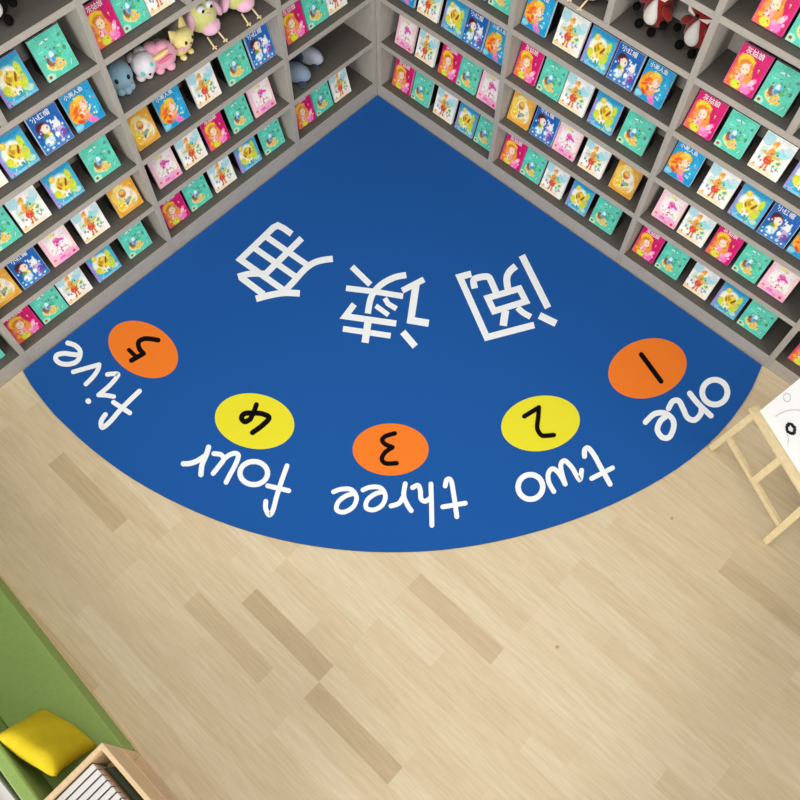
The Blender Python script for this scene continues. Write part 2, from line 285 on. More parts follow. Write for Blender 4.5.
# ------------------------------------------------------------------ picture books
BW, BH, BT, LEAN = 0.150, 0.186, 0.014, math.radians(15)
def E(cx, cy, rx, ry, c, rot=0): return ('e', cx, cy, rx, ry, math.radians(rot), c)
def PG(pts, c): return ('p', pts, c)
ART = {
 'G': ((214, 14, 108), [E(.06, .35, .10, .4, (228, 60, 90)), E(.3, .12, .34, .2, (236, 110, 60)), E(.36, .42, .30, .36, (226, 128, 44)), E(.58, .36, .14, .28, (236, 150, 60), 20),
    E(.34, .66, .27, .17, (252, 206, 40)), E(.38, .60, .22, .11, (222, 130, 40)), E(.40, .50, .145, .13, (250, 220, 190)), E(.36, .27, .15, .12, (244, 160, 170)), E(.28, .30, .07, .10, (250, 222, 180), 30),
    E(.36, .10, .17, .10, (214, 226, 60)), E(.70, .10, .18, .11, (240, 120, 190)), E(.62, .18, .10, .06, (250, 160, 200)), E(.84, .36, .07, .05, (250, 150, 200)), E(.78, .28, .10, .07, (246, 190, 210), 30), E(.88, .2, .05, .04, (250, 170, 210)),
    E(.14, .2, .07, .05, (250, 180, 60)), E(.20, .42, .05, .1, (246, 160, 60))]),
 'T': ((92, 206, 180), [E(.1, .06, .16, .1, (170, 226, 190)), E(.42, .27, .28, .14, (244, 226, 150), -12), E(.44, .26, .235, .105, (232, 176, 80), -12), E(.58, .22, .14, .07, (240, 196, 96), -12), E(.32, .34, .10, .07, (168, 92, 48), -30), E(.26, .42, .05, .08, (120, 84, 70), -20),
    PG([(.24, .32), (.36, .52), (.40, .32)], (150, 100, 70)), E(.42, .44, .095, .12, (120, 190, 226), -15), E(.43, .52, .07, .07, (214, 240, 248)), E(.44, .40, .06, .06, (90, 150, 205)),
    E(.62, .46, .022, .10, (60, 170, 90), -15), E(.68, .44, .02, .08, (70, 180, 96), -20), E(.56, .42, .02, .07, (60, 160, 90)), E(.86, .5, .05, .06, (90, 140, 120)), E(.10, .08, .05, .035, (170, 60, 60)), E(.84, .14, .015, .08, (150, 236, 220), -30),
    E(.88, .80, .06, .04, (90, 150, 130)), E(.36, .84, .1, .018, (225, 250, 242), 8), E(.5, .85, .07, .014, (225, 250, 242), -10), E(.74, .6, .08, .02, (150, 232, 214)), E(.2, .66, .08, .012, (170, 236, 220))]),
 'W': ((240, 240, 234), [E(.15, .85, .2, .16, (180, 222, 230)), E(.72, .66, .26, .12, (160, 220, 224), 20), E(.85, .8, .14, .1, (200, 230, 236)), E(.2, .5, .12, .16, (206, 226, 220)), E(.5, .06, .4, .06, (250, 226, 190)), E(.7, .4, .2, .12, (222, 236, 190)), E(.1, .08, .1, .05, (250, 206, 140)),
    E(.42, .78, .085, .09, (240, 176, 60)), E(.46, .84, .05, .05, (236, 150, 50)), E(.41, .72, .06, .05, (250, 214, 150)), E(.43, .55, .11, .14, (240, 160, 50)), E(.60, .5, .18, .035, (222, 190, 70), 12), E(.26, .5, .13, .03, (226, 180, 70), -10), E(.55, .62, .09, .03, (120, 190, 110), 30), E(.78, .42, .03, .06, (120, 180, 150)),
    E(.44, .36, .13, .11, (216, 70, 36)), E(.40, .22, .03, .09, (226, 110, 50)), E(.50, .22, .03, .09, (226, 110, 50)), E(.37, .13, .05, .025, (170, 90, 40)), E(.51, .12, .05, .025, (170, 90, 40)), E(.46, .44, .05, .05, (240, 120, 90)),
    E(.17, .33, .045, .05, (150, 160, 170)), E(.26, .28, .03, .04, (130, 150, 150)), E(.68, .28, .04, .05, (130, 140, 150)), E(.80, .26, .04, .045, (160, 150, 170)), E(.74, .19, .03, .02, (120, 130, 130)), E(.12, .14, .03, .025, (220, 90, 60)), E(.22, .7, .05, .015, (150, 190, 180), 40)]),
 'K': ((58, 170, 206), [E(.5, .95, .6, .10, (40, 150, 196)), E(.92, .6, .12, .3, (60, 176, 210)), E(.46, .52, .37, .30, (246, 242, 222)), E(.28, .78, .10, .09, (244, 208, 60)), E(.27, .80, .05, .05, (250, 226, 120)), E(.80, .66, .09, .16, (204, 220, 60)), E(.76, .34, .13, .2, (200, 214, 50), -20), E(.22, .34, .12, .12, (214, 214, 50)),
    E(.50, .53, .22, .17, (232, 196, 50)), E(.44, .56, .07, .09, (196, 140, 30)), E(.62, .52, .035, .13, (120, 80, 24), -30), E(.36, .46, .03, .07, (140, 100, 30), 40), E(.52, .62, .09, .05, (244, 220, 90)), E(.54, .36, .12, .07, (244, 210, 60)), E(.34, .24, .12, .07, (230, 220, 120)),
    E(.5, .2, .1, .07, (236, 240, 220)), E(.52, .17, .05, .05, (70, 110, 140)), E(.84, .16, .12, .08, (180, 214, 190)), E(.04, .4, .035, .42, (170, 130, 210)), E(.15, .06, .15, .04, (190, 150, 220)), E(.5, .04, .5, .03, (120, 200, 226))]),
 'S': ((24, 98, 178), [E(.5, .1, .55, .11, (60, 120, 190)), E(.3, .62, .19, .15, (92, 24, 34)), E(.24, .68, .12, .09, (70, 24, 30)), E(.38, .56, .135, .125, (252, 222, 190)), E(.36, .36, .14, .12, (240, 208, 90)), E(.28, .38, .09, .08, (110, 140, 50)), E(.32, .24, .17, .12, (190, 226, 240)), E(.3, .24, .1, .07, (240, 246, 250)), E(.22, .20, .05, .04, (90, 160, 210)),
    E(.72, .52, .14, .13, (230, 236, 240)), E(.70, .48, .09, .08, (250, 232, 220)), E(.62, .64, .035, .07, (226, 232, 240)), E(.80, .64, .035, .07, (226, 232, 240)), E(.74, .32, .17, .13, (190, 170, 220)), E(.82, .26, .1, .1, (120, 70, 160)), E(.62, .3, .07, .06, (240, 240, 250)), E(.12, .1, .04, .03, (220, 230, 250)), E(.3, .06, .05, .03, (220, 230, 250)), E(.5, .08, .04, .03, (200, 220, 250)), E(.68, .1, .06, .04, (220, 210, 250)), E(.86, .08, .04, .03, (220, 230, 250)), E(.9, .45, .03, .04, (200, 220, 250)), E(.1, .48, .03, .03, (200, 220, 250)), E(.55, .7, .02, .03, (230, 240, 255))]),
 'M': ((26, 152, 208), [E(.85, .5, .12, .35, (40, 170, 216)), E(.1, .1, .14, .08, (120, 210, 230)), E(.26, .42, .28, .25, (244, 146, 26)), E(.16, .34, .16, .14, (250, 170, 40)), E(.34, .60, .24, .17, (248, 158, 30)), E(.48, .68, .20, .13, (250, 186, 50)), E(.48, .75, .14, .05, (250, 214, 70)), E(.24, .52, .14, .05, (232, 100, 20), 30), E(.2, .40, .15, .035, (226, 90, 30), 20), E(.38, .34, .1, .12, (222, 84, 30)),
    E(.54, .54, .125, .13, (252, 216, 186)), E(.46, .34, .07, .11, (250, 206, 170), 20), E(.62, .36, .16, .035, (250, 206, 170), 35), E(.42, .38, .15, .03, (250, 206, 170), -20), E(.56, .34, .05, .05, (236, 190, 60)), E(.54, .18, .10, .15, (240, 130, 190), 20), E(.64, .08, .12, .07, (236, 110, 186), -20), E(.46, .24, .08, .06, (240, 160, 70)), E(.24, .2, .12, .05, (220, 70, 50), -30), E(.82, .34, .04, .03, (170, 226, 240)), E(.8, .2, .03, .03, (190, 236, 244)), E(.84, .62, .02, .03, (200, 240, 250))]),
 'O': ((228, 164, 54), [E(.5, .5, .34, .30, (248, 238, 206)), E(.28, .3, .2, .2, (246, 226, 130)), E(.78, .36, .14, .2, (240, 228, 200)), E(.4, .82, .22, .1, (240, 220, 140)), E(.14, .6, .10, .2, (236, 206, 90)), E(.46, .62, .14, .13, (206, 130, 50)), E(.46, .66, .09, .07, (240, 190, 90)), E(.42, .56, .05, .04, (200, 90, 60)), E(.22, .30, .12, .12, (240, 190, 40)), E(.3, .46, .07, .07, (206, 210, 90)), E(.52, .34, .10, .08, (150, 160, 170)), E(.62, .38, .09, .05, (140, 170, 110)), E(.48, .26, .05, .05, (90, 100, 130)), E(.7, .24, .10, .06, (214, 206, 110)), E(.78, .48, .06, .07, (214, 206, 210)), E(.56, .12, .3, .05, (236, 180, 90)), E(.84, .74, .08, .08, (240, 186, 80))]),
 'P': ((244, 226, 228), [E(.5, .1, .6, .17, (240, 170, 204)), E(.2, .18, .2, .12, (244, 190, 214)), E(.04, .5, .10, .5, (246, 196, 214)), E(.96, .55, .06, .4, (250, 214, 206)), E(.5, .52, .36, .28, (248, 240, 236)), E(.45, .86, .16, .05, (236, 224, 150)), E(.53, .64, .08, .09, (214, 60, 168)), E(.64, .62, .14, .04, (222, 70, 176), -18), E(.44, .66, .05, .06, (224, 90, 180)), E(.50, .72, .04, .04, (236, 160, 180)), E(.46, .52, .05, .045, (214, 60, 160)), E(.40, .42, .012, .12, (236, 150, 180), -40), E(.52, .42, .010, .1, (236, 150, 180)), E(.64, .36, .14, .010, (150, 150, 160), -5),
    E(.12, .14, .05, .05, (236, 70, 90)), E(.10, .10, .06, .04, (250, 190, 160)), E(.84, .08, .06, .045, (226, 60, 80)), E(.4, .12, .12, .05, (232, 110, 190)), E(.6, .06, .10, .05, (240, 140, 200))]),
}
TITLE = {'G': ('灰姑娘', (255, 244, 250), .36, .84, .20), 'M': ('小美人鱼', (240, 250, 255), .22, .86, .165), 'S': ('小红帽', (240, 250, 255), .26, .83, .20)}
EDGE = {'G': (226, 90, 170), 'T': (150, 216, 200), 'W': (238, 238, 234), 'K': (170, 150, 210), 'S': (210, 224, 240), 'M': (150, 200, 226), 'O': (216, 186, 130), 'P': (244, 200, 206)}
def cover_print():
    m = bpy.data.materials.new('printed_cover_picture'); m.use_nodes = True
    nt = m.node_tree; b = nt.nodes['Principled BSDF']
    a = nt.nodes.new('ShaderNodeVertexColor'); a.layer_name = 'print'
    nt.links.new(a.outputs['Color'], b.inputs['Base Color'])
    b.inputs['Roughness'].default_value = 0.45; b.inputs['Specular IOR Level'].default_value = 0.25
    return m
PRINT = cover_print()
ML = Matrix.Translation((0, 0, 0.0038)) @ Matrix.Rotation(-LEAN, 4, 'X')
def inpoly(u, v, pts):
    r = False; j = len(pts) - 1
    for i in range(len(pts)):
        if (pts[i][1] > v) != (pts[j][1] > v) and u < (pts[j][0] - pts[i][0]) * (v - pts[i][1]) / (pts[j][1] - pts[i][1]) + pts[i][0]: r = not r
        j = i
    return r
def artwork(kind):
    bg, shapes = ART[kind]
    nu, nv = 50, 62
    rnd = random.Random(ord(kind))
    rs = random.Random(ord(kind) + 5); pal = [s[-1] for s in shapes] + [bg]
    shapes = list(shapes) + [E(rs.gauss(.5, .22), rs.gauss(.42, .2), rs.uniform(.012, .035), rs.uniform(.01, .03), tuple(max(0, min(255, c + rs.choice((-45, 30)))) for c in rs.choice(pal)), rs.uniform(0, 180)) for _ in range(34)]
    cols = []
    for j in range(nv + 1):
        for i in range(nu + 1):
            u, v = i / nu, j / nv; c = [float(x) for x in bg]
            n = (math.sin(u * 9 + v * 5 + ord(kind)) + math.sin(v * 13 - u * 4)) * 5
            c = [x + n for x in c]
            for s in shapes:
                if s[0] == 'e':
                    du, dv = u - s[1], v - s[2]
                    ca, sa = math.cos(s[5]), math.sin(s[5])
                    a = du * ca + dv * sa; b = -du * sa + dv * ca
                    d = math.hypot(a / s[3], b / s[4])
                    al = max(0, min(1, (1.12 - d) / 0.24)); col = s[6]
                else:
                    al = 1.0 if inpoly(u, v, s[1]) else 0.0; col = s[2]
                if al > 0:
                    c = [x * (1 - al) + y * al for x, y in zip(c, col)]
            k = rnd.uniform(-15, 15)
            cols.append(lin([max(0, min(255, x + k)) for x in c]))
    bm = bmesh.new(); g = []
    for j in range(nv + 1):
        for i in range(nu + 1):
            g.append(bm.verts.new(ML @ Vector(((i / nu - .5) * (BW - .003), -0.0012, .0015 + j / nv * (BH - .003)))))
    for j in range(nv):
        for i in range(nu):
            q = j * (nu + 1) + i
            bm.faces.new((g[q], g[q + 1], g[q + nu + 2], g[q + nu + 1]))
    me = bpy.data.meshes.new('cover_picture'); bm.to_mesh(me); bm.free()
    ca = me.color_attributes.new('print', 'FLOAT_COLOR', 'POINT')
    for i, c in enumerate(cols): ca.data[i].color = c
    me.materials.append(PRINT)
    return me
def text_mesh(body, size, m):
    cu = bpy.data.curves.new('title', 'FONT'); cu.body = body; cu.size = size; cu.align_x = 'CENTER'; cu.resolution_u = 3; cu.offset = 0.00022
    o = bpy.data.objects.new('title', cu); COL.objects.link(o)
    dg = bpy.context.evaluated_depsgraph_get()
    me = bpy.data.meshes.new_from_object(o.evaluated_get(dg))
    bpy.data.objects.remove(o); bpy.data.curves.remove(cu)
    me.materials.clear(); me.materials.append(m)
    return me
WORDS = {'G': 'magenta picture book with a yellow-hatted girl', 'T': 'teal picture book with a sandy island', 'W': 'white picture book with an orange figure',
         'K': 'blue picture book with a yellow tiger', 'S': 'dark blue picture book with two children', 'M': 'sky-blue picture book with an orange-haired mermaid',
         'O': 'orange picture book with cream animals', 'P': 'pale pink picture book with a magenta dancer'}
def make_book(kind):
    root = empty('picture_book')
    bm = bmesh.new()
    box(bm, -BW / 2, BW / 2, -0.0008, 0.0008, 0, BH, M=ML)
    box(bm, -BW / 2, BW / 2, BT - 0.0008, BT + 0.0008, 0, BH, M=ML)
    box(bm, -BW / 2, -BW / 2 + 0.0016, 0, BT, 0, BH, M=ML)
    cov = obj('cover', bm, mat('cover_board_' + {'G': 'magenta', 'T': 'teal', 'W': 'white', 'K': 'lilac', 'S': 'pale_blue', 'M': 'sky_blue', 'O': 'tan', 'P': 'pink'}[kind], EDGE[kind], 0.5), root)
    link('cover_picture', artwork(kind), cov)
    if kind in TITLE:
        t, c, u, v, sz = TITLE[kind]
        me = text_mesh(t, sz * BW, mat('title_ink_white', (250, 248, 252), 0.5))
        Mt = ML @ Matrix.Translation(((u + (.5 - u) * .75 - .5) * BW, -0.002, v * BH)) @ Matrix.Rotation(math.pi / 2, 4, 'X')
        me.transform(Mt)
        link('title', me, cov)
    boxobj('pages', (-BW / 2 + 0.0017, BW / 2 - 0.002, 0.0009, BT - 0.0009, 0.002, BH - 0.002), PAGES, root, M=ML)
    # added black wedge the book leans on, deepened to paint dark gaps
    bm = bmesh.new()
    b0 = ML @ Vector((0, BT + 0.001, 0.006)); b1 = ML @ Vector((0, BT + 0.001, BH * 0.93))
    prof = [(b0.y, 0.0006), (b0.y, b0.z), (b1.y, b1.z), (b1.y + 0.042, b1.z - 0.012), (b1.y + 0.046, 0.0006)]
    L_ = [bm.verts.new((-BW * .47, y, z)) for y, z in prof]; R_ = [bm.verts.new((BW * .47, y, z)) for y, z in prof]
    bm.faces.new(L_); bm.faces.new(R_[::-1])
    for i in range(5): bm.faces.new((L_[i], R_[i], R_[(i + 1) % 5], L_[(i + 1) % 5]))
    obj('added_dark_stand', bm, STAND, root)['label'] = 'added black stand behind the book, darkening the gap beside it'
    return root
protos = {}
ROWN = ['bottom row', 'second row up', 'third row up', 'fourth row up', 'fifth row up', 'sixth row up']
BAYN = ['corner bay', 'second bay', 'third bay', 'fourth bay']
ORD = ['first', 'second', 'third', 'fourth', 'fifth']
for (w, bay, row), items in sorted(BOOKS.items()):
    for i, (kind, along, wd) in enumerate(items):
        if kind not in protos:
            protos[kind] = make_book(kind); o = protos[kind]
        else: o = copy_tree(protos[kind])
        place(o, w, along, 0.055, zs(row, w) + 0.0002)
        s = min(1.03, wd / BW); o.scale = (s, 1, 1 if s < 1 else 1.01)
        side = 'left' if w == 'l' else 'right'
        tag(o, '%s, %s from the corner, %s, %s bookcase %s' % (WORDS[kind].replace('picture book', 'book').replace(' a ', ' ').replace('with ', ''), ORD[i], ROWN[row], side, BAYN[bay]),
            'book', 'picture books facing out on the %s bookcase' % side)

# ------------------------------------------------------------------ rug with its printing
RZ = 0.008
def fl(px, py, z=RZ): v = at(px, py, z); return v
def catmull(p, n=7, closed=False):
    out = []; N = len(p)
    for i in range(N if closed else N - 1):
        g = lambda k: p[k % N] if closed else p[max(0, min(N - 1, k))]
        a, b, c, d = g(i - 1), g(i), g(i + 1), g(i + 2)
        for k in range(n):
            t = k / n
            out.append(tuple(0.5 * ((2 * b[q]) + (-a[q] + c[q]) * t + (2 * a[q] - 5 * b[q] + 4 * c[q] - d[q]) * t * t + (-a[q] + 3 * b[q] - 3 * c[q] + d[q]) * t ** 3) for q in (0, 1)))
    if not closed: out.append(tuple(p[-1]))
    return out
arc = [(21.6, 369.7), (31.0, 385.0), (42.0, 399.6), (53.5, 413.5), (66.2, 426), (78.9, 438), (92.3, 449.4), (106.2, 460.3), (120.6, 470.7), (135.4, 480.3), (150.7, 489.3), (166.3, 497.6), (182.3, 505.4), (198.5, 512.6), (215.0, 519.3), (231.8, 525.5), (248.7, 530.9), (265.8, 535.7), (283.0, 539.9), (300.3, 543.4), (317.7, 546.3), (335.2, 548.6), (352.8, 550.3), (370.4, 551.4), (388.0, 551.8), (405.6, 551.7), (423.3, 551.0), (441.0, 549.7), (458.6, 547.6), (476.2, 545.0), (493.8, 541.6), (511.4, 537.8), (528.8, 533.4), (546.2, 528.5), (563.5, 523.0), (580.6, 517.0), (597.5, 510.4), (614.2, 503.2), (630.5, 495.4), (646.6, 487.0), (662.2, 478.0), (677.4, 468.3), (691.9, 457.8), (705.8, 446.3), (718.9, 433.6), (731.1, 419.8), (742.2, 404.6), (752.2, 388.3), (760.9, 371.3)]
arcw = [fl(*p) for p in arc]
# straight edges run 6 mm off the kickboards
arcw[-1] = Vector((2.870, -0.006, RZ))
arcw[0] = Vector((0.006, arcw[0].y, RZ)); 
outline = [Vector((0.006, -0.006, RZ))] + [Vector((max(0.006, v.x), min(-0.006, v.y), RZ)) for v in arcw]
rug = empty('play_rug')
tag(rug, 'large blue fan-shaped rug printed with white writing and number spots, on the floor', 'rug')
def slab(name, pts, z0, z1, m, parent):
    bm = bmesh.new()
    a = [bm.verts.new((p.x, p.y, z1)) for p in pts]; b = [bm.verts.new((p.x, p.y, z0)) for p in pts]
    bm.faces.new(a); bm.faces.new(b[::-1])
    mi = 1 if isinstance(m, list) else 0
    for i in range(len(pts)):
        f = bm.faces.new((a[i], b[i], b[(i + 1) % len(pts)], a[(i + 1) % len(pts)])); f.material_index = mi
    return obj(name, bm, m, parent)
slab('rug_body', outline, 0.0003, RZ, [RUGM, RUGE], rug)
def ribbon(bm, pts, w, z0, z1, rnd=True):
    """pen stroke of pixel-independent width on the rug: outline built round each segment, thickness z0..z1"""
    # build outline in drawing coordinates then lay on the rug plane
    n = len(pts); L_, R_ = [], []
    for i in range(n):
        p = pts[i]; a = pts[max(0, i - 1)]; c = pts[min(n - 1, i + 1)]
        d1 = (p[0] - a[0], p[1] - a[1]); d2 = (c[0] - p[0], c[1] - p[1])
        l1 = math.hypot(*d1) or 1; l2 = math.hypot(*d2) or 1
        if i == 0: d1, l1 = d2, l2
        if i == n - 1: d2, l2 = d1, l1
        d1 = (d1[0] / l1, d1[1] / l1); d2 = (d2[0] / l2, d2[1] / l2)
        t = (d1[0] + d2[0], d1[1] + d2[1]); lt = math.hypot(*t) or 1; t = (t[0] / lt, t[1] / lt)
        nn = (-t[1], t[0]); k = max(0.45, nn[0] * -d1[1] + nn[1] * d1[0]); k = min(1, k)
        h = w / 2 / k
        L_.append((p[0] + nn[0] * h, p[1] + nn[1] * h)); R_.append((p[0] - nn[0] * h, p[1] - nn[1] * h))
    def cap(p, q, sgn):
        if not rnd: return []
        th = math.atan2(q[1] - p[1], q[0] - p[0]); out = []
        for k in range(1, 6): out.append((p[0] + math.cos(th + sgn * math.pi / 2 - sgn * math.pi * k / 6 * 1) * w / 2, p[1] + math.sin(th + sgn * math.pi / 2 - sgn * math.pi * k / 6) * w / 2))
        return out
    def quadstrip():
        for i in range(n - 1):
            face([L_[i], L_[i + 1], R_[i + 1], R_[i]])
    def face(poly, dz=0.0):
        bm.faces.new([bm.verts.new(fl(x, y, z1) + Vector((0, 0, dz))) for x, y in poly])
    quadstrip()
    if rnd:
        for p in (pts[0], pts[-1]):
            face([(p[0] + math.cos(a) * w / 2, p[1] + math.sin(a) * w / 2) for a in [2 * math.pi * k / 16 for k in range(16)]], 0.00006 if p is pts[0] else 0.00012)
LAYER = [0]
def stroke_mesh(crop, items, z, rnd, smooth):
    ox, oy, s = crop
    bm = bmesh.new()
    for w, pts, *fl_ in items:
        LAYER[0] = (LAYER[0] + 1) % 19
        zz = z + LAYER[0] * 0.00016
        p = [(ox + x / s, oy + y / s) for x, y in pts]
        closed = bool(fl_ and fl_[0] == 'c')
        if closed and not smooth: m0 = ((p[0][0] + p[1][0]) / 2, (p[0][1] + p[1][1]) / 2); p = [m0] + p[1:] + [p[0], m0]
        elif smooth and len(p) > 2: p = catmull(p, 6, closed) + ([p[0], ] if closed else [])
        ribbon(bm, p, w / s, zz, zz, rnd)
    bmesh.ops.remove_doubles(bm, verts=bm.verts, dist=0.00002)
    bm.normal_update()
    for f in bm.faces:
        if f.normal.z < 0: f.normal_flip()
    return bm
def strokes(name, crop, items, m, parent, z, rnd=True, smooth=True, label=None):
    bm = stroke_mesh(crop, items, z, rnd, smooth)
    me = bpy.data.meshes.new(name); bm.to_mesh(me); bm.free(); me.materials.append(m)
    o = link(name, me, parent)
    if label: o['label'] = label
    return o
def word(letters, crop, items, label):
    """letters: how many strokes belong to each letter, in order"""
    e = empty('printed_word'); e.parent = rug; e['label'] = label
    i = 0
    for n in letters:
        strokes('letter', crop, items[i:i + n], PRW, e, ZP); i += n
def character(label, crop, straight, curved):
    e = empty('printed_character'); e.parent = rug; e['label'] = label
    for it in straight: strokes('stroke', crop, [it], PRW, e, ZP, rnd=False, smooth=False)
    for it in curved: strokes('stroke', crop, [it], PRW, e, ZP, rnd=False)
def disc(crop, cx, cy, a, b, th, m, label):
    ox, oy, s = crop; t0 = math.radians(th)
    pts = []
    for k in range(64):
        t = 2 * math.pi * k / 64; x = cx + a * math.cos(t) * math.cos(t0) - b * math.sin(t) * math.sin(t0); y = cy + a * math.cos(t) * math.sin(t0) + b * math.sin(t) * math.cos(t0)
        v = fl(ox + x / s, oy + y / s); pts.append(v)
    pts.reverse()
    o = slab('number_spot', pts, RZ - 0.001, RZ + 0.0006, m, rug); o['label'] = label
    return o
ZP = RZ + 0.0003; ZN = RZ + 0.0009
c5 = (55, 315, 6.154); c4 = (175, 385, 5.714); c3 = (325, 415, 5.333); c2 = (495, 385, 6.154); c1 = (600, 330, 5.714)
d = disc(c5, 543, 212, 228, 159, 28.1, PRO, 'orange spot with a black 5')
strokes('numeral', c5, [(30, [(635, 155), (595, 148), (550, 146), (515, 165), (518, 205), (545, 237)]), (30, [(545, 237), (470, 280)]), (26, [(455, 215), (500, 258)])], PRK, d, ZN)
d = disc(c4, 455, 207, 229, 157, 10.15, PRY, 'yellow spot with a black 4')
strokes('numeral', c4, [(28, [(465, 112), (450, 155), (430, 195)]), (30, [(430, 195), (400, 210), (380, 190), (395, 165), (440, 160), (500, 165), (537, 188), (500, 230), (443, 272)])], PRK, d, ZN)
d = disc(c3, 350, 184, 203, 139, 0, PRO, 'orange spot with a black 3')
strokes('numeral', c3, [(24, [(372, 98), (325, 112), (305, 132), (320, 155), (360, 172)]), (24, [(360, 172), (320, 200), (303, 235), (325, 258), (382, 257)])], PRK, d, ZN)
d = disc(c2, 280, 236.5, 244, 169, -9.7, PRY, 'yellow spot with a black 2')
strokes('numeral', c2, [(28, [(180, 193), (270, 138)]), (28, [(270, 138), (266, 200), (260, 265), (285, 308), (320, 312), (362, 308)])], PRK, d, ZN)
d = disc(c1, 271, 219.5, 228, 167, -16, PRO, 'orange spot with a black 1')
strokes('numeral', c1, [(28, [(236, 140), (349, 293)])], PRK, d, ZN)
def circ(cx, cy, a, b): return [(cx + a * math.cos(t), cy + b * math.sin(t)) for t in [2 * math.pi * k / 10 for k in range(10)]]
W5 = [(30, [(78, 172), (125, 188), (155, 225), (140, 280), (90, 302), (35, 298), (5, 272), (15, 245), (60, 236), (105, 242), (150, 246)]),
      (28, [(112, 350), (200, 325), (272, 305)]), (28, [(272, 305), (262, 340), (230, 385), (190, 425)]),
      (28, [(322, 366), (355, 362), (388, 368), (340, 430), (268, 492)]), (28, [(268, 492), (315, 494), (362, 502)]), (34, [(204, 529), (206, 531)]),
      (30, [(520, 468), (465, 520), (400, 585), (340, 655), (292, 692), (284, 655), (310, 612)]), (30, [(360, 537), (460, 602)])]
word((1, 2, 2, 1, 2), c5, W5, 'white word five')
W4 = [(30, [(192, 355), (178, 400), (155, 455), (148, 512)]), (30, [(178, 400), (130, 432), (85, 448), (48, 450)]),
      (28, [(222, 392), (262, 398), (278, 425), (250, 465), (218, 505)]), (28, [(278, 425), (310, 400), (345, 390), (362, 405), (345, 455), (315, 510), (292, 556)]),
      (30, circ(450, 503, 79, 66), 'c'), (28, [(640, 462), (610, 545), (580, 640), (560, 715), (538, 742), (518, 705), (519, 665)]), (28, [(530, 576), (650, 604)])]
word((2, 2, 1, 2), c4, W4, 'white word four')
W3 = [(25, [(45, 410), (85, 396), (140, 398), (168, 440), (150, 490), (100, 518), (62, 505), (70, 465), (110, 432), (155, 418)]),
      (25, [(202, 400), (240, 385), (295, 388), (322, 430), (305, 480), (260, 506), (220, 495), (225, 455), (265, 422), (312, 408)]),
      (26, [(428, 367), (420, 430), (440, 480), (460, 510)]), (26, [(420, 430), (395, 470), (352, 485)]),
      (26, [(565, 368), (568, 480), (570, 588)]), (26, [(467, 387), (495, 375), (508, 400), (512, 445), (535, 460), (565, 440)]),
      (26, [(641, 378), (650, 345), (672, 350), (686, 420), (703, 542)]), (26, [(628, 490), (748, 470)])]
word((1, 1, 2, 2, 2), c3, W3, 'white word three')
W2 = [(34, circ(218, 627, 76, 76), 'c'), (30, [(362, 655), (332, 600), (328, 545), (355, 515), (395, 545), (432, 610)]), (30, [(432, 610), (412, 545), (405, 490), (430, 466), (475, 510), (520, 582), (533, 524)]),
      (32, [(551, 438), (552, 400), (575, 388), (612, 435), (650, 505), (708, 610)]), (30, [(595, 575), (723, 510)])]
word((1, 2, 2), c2, W2, 'white word two')
W1 = [(33, circ(656, 355, 72, 71), 'c'), (32, [(392, 448), (415, 408), (450, 405), (475, 450), (500, 500), (540, 514), (575, 480), (580, 440)]), (32, [(513, 362), (560, 420), (634, 490)]),
      (32, [(260, 526), (310, 480), (370, 475), (415, 510), (420, 560), (395, 612), (355, 612), (328, 570), (345, 520), (375, 495)])]
word((1, 2, 1), c1, W1, 'white word one')
k1 = (220, 210, 6.667); k2 = (335, 255, 8.0); k3 = (450, 245, 6.957)
J = [(42, [(478, 160), (425, 122), (385, 102), (355, 118), (135, 330), (435, 542)]), (40, [(228, 252), (500, 442)]), (40, [(308, 178), (590, 372)]), (42, [(545, 188), (295, 435)])]
J2 = [(42, [(425, 545), (490, 478), (560, 400), (620, 355), (680, 335), (752, 325)]), (42, [(120, 445), (200, 425), (300, 425)]), (44, [(138, 448), (290, 562)]), (44, [(240, 592), (330, 568), (430, 552), (532, 556)])]
character('white character printed on the left of the three', k1, J, J2)
Dk = [(48, [(135, 93), (282, 237)]), (46, [(88, 265), (315, 292), (545, 330)]), (42, [(398, 345), (425, 390), (492, 430)]), (40, [(325, 405), (428, 480)]), (50, [(155, 393), (82, 490), (490, 548)]), (58, [(266, 520), (240, 702)]), (46, [(63, 590), (445, 646)]), (48, [(537, 285), (712, 195)]), (58, [(650, 225), (606, 522), (750, 546)]), (54, [(542, 615), (642, 732)])]
character('white character printed in the middle of the three', k2, Dk, [(50, [(570, 160), (480, 178), (390, 222), (325, 280), (285, 350), (262, 468)])])
Yu = [(48, [(500, 72), (682, 437)]), (44, [(262, 368), (483, 303), (528, 392), (306, 460)], 'c'), (46, [(148, 200), (68, 222), (256, 642), (586, 556)]), (50, [(622, 490), (738, 546)])]
character('white character printed on the right of the three', k3, Yu, [(48, [(458, 146), (415, 185), (395, 235), (405, 315)]), (46, [(172, 302), (165, 245), (205, 225), (265, 222), (292, 265), (325, 342)]), (52, [(386, 455), (370, 562)]), (42, [(470, 435), (508, 470), (562, 500)])])

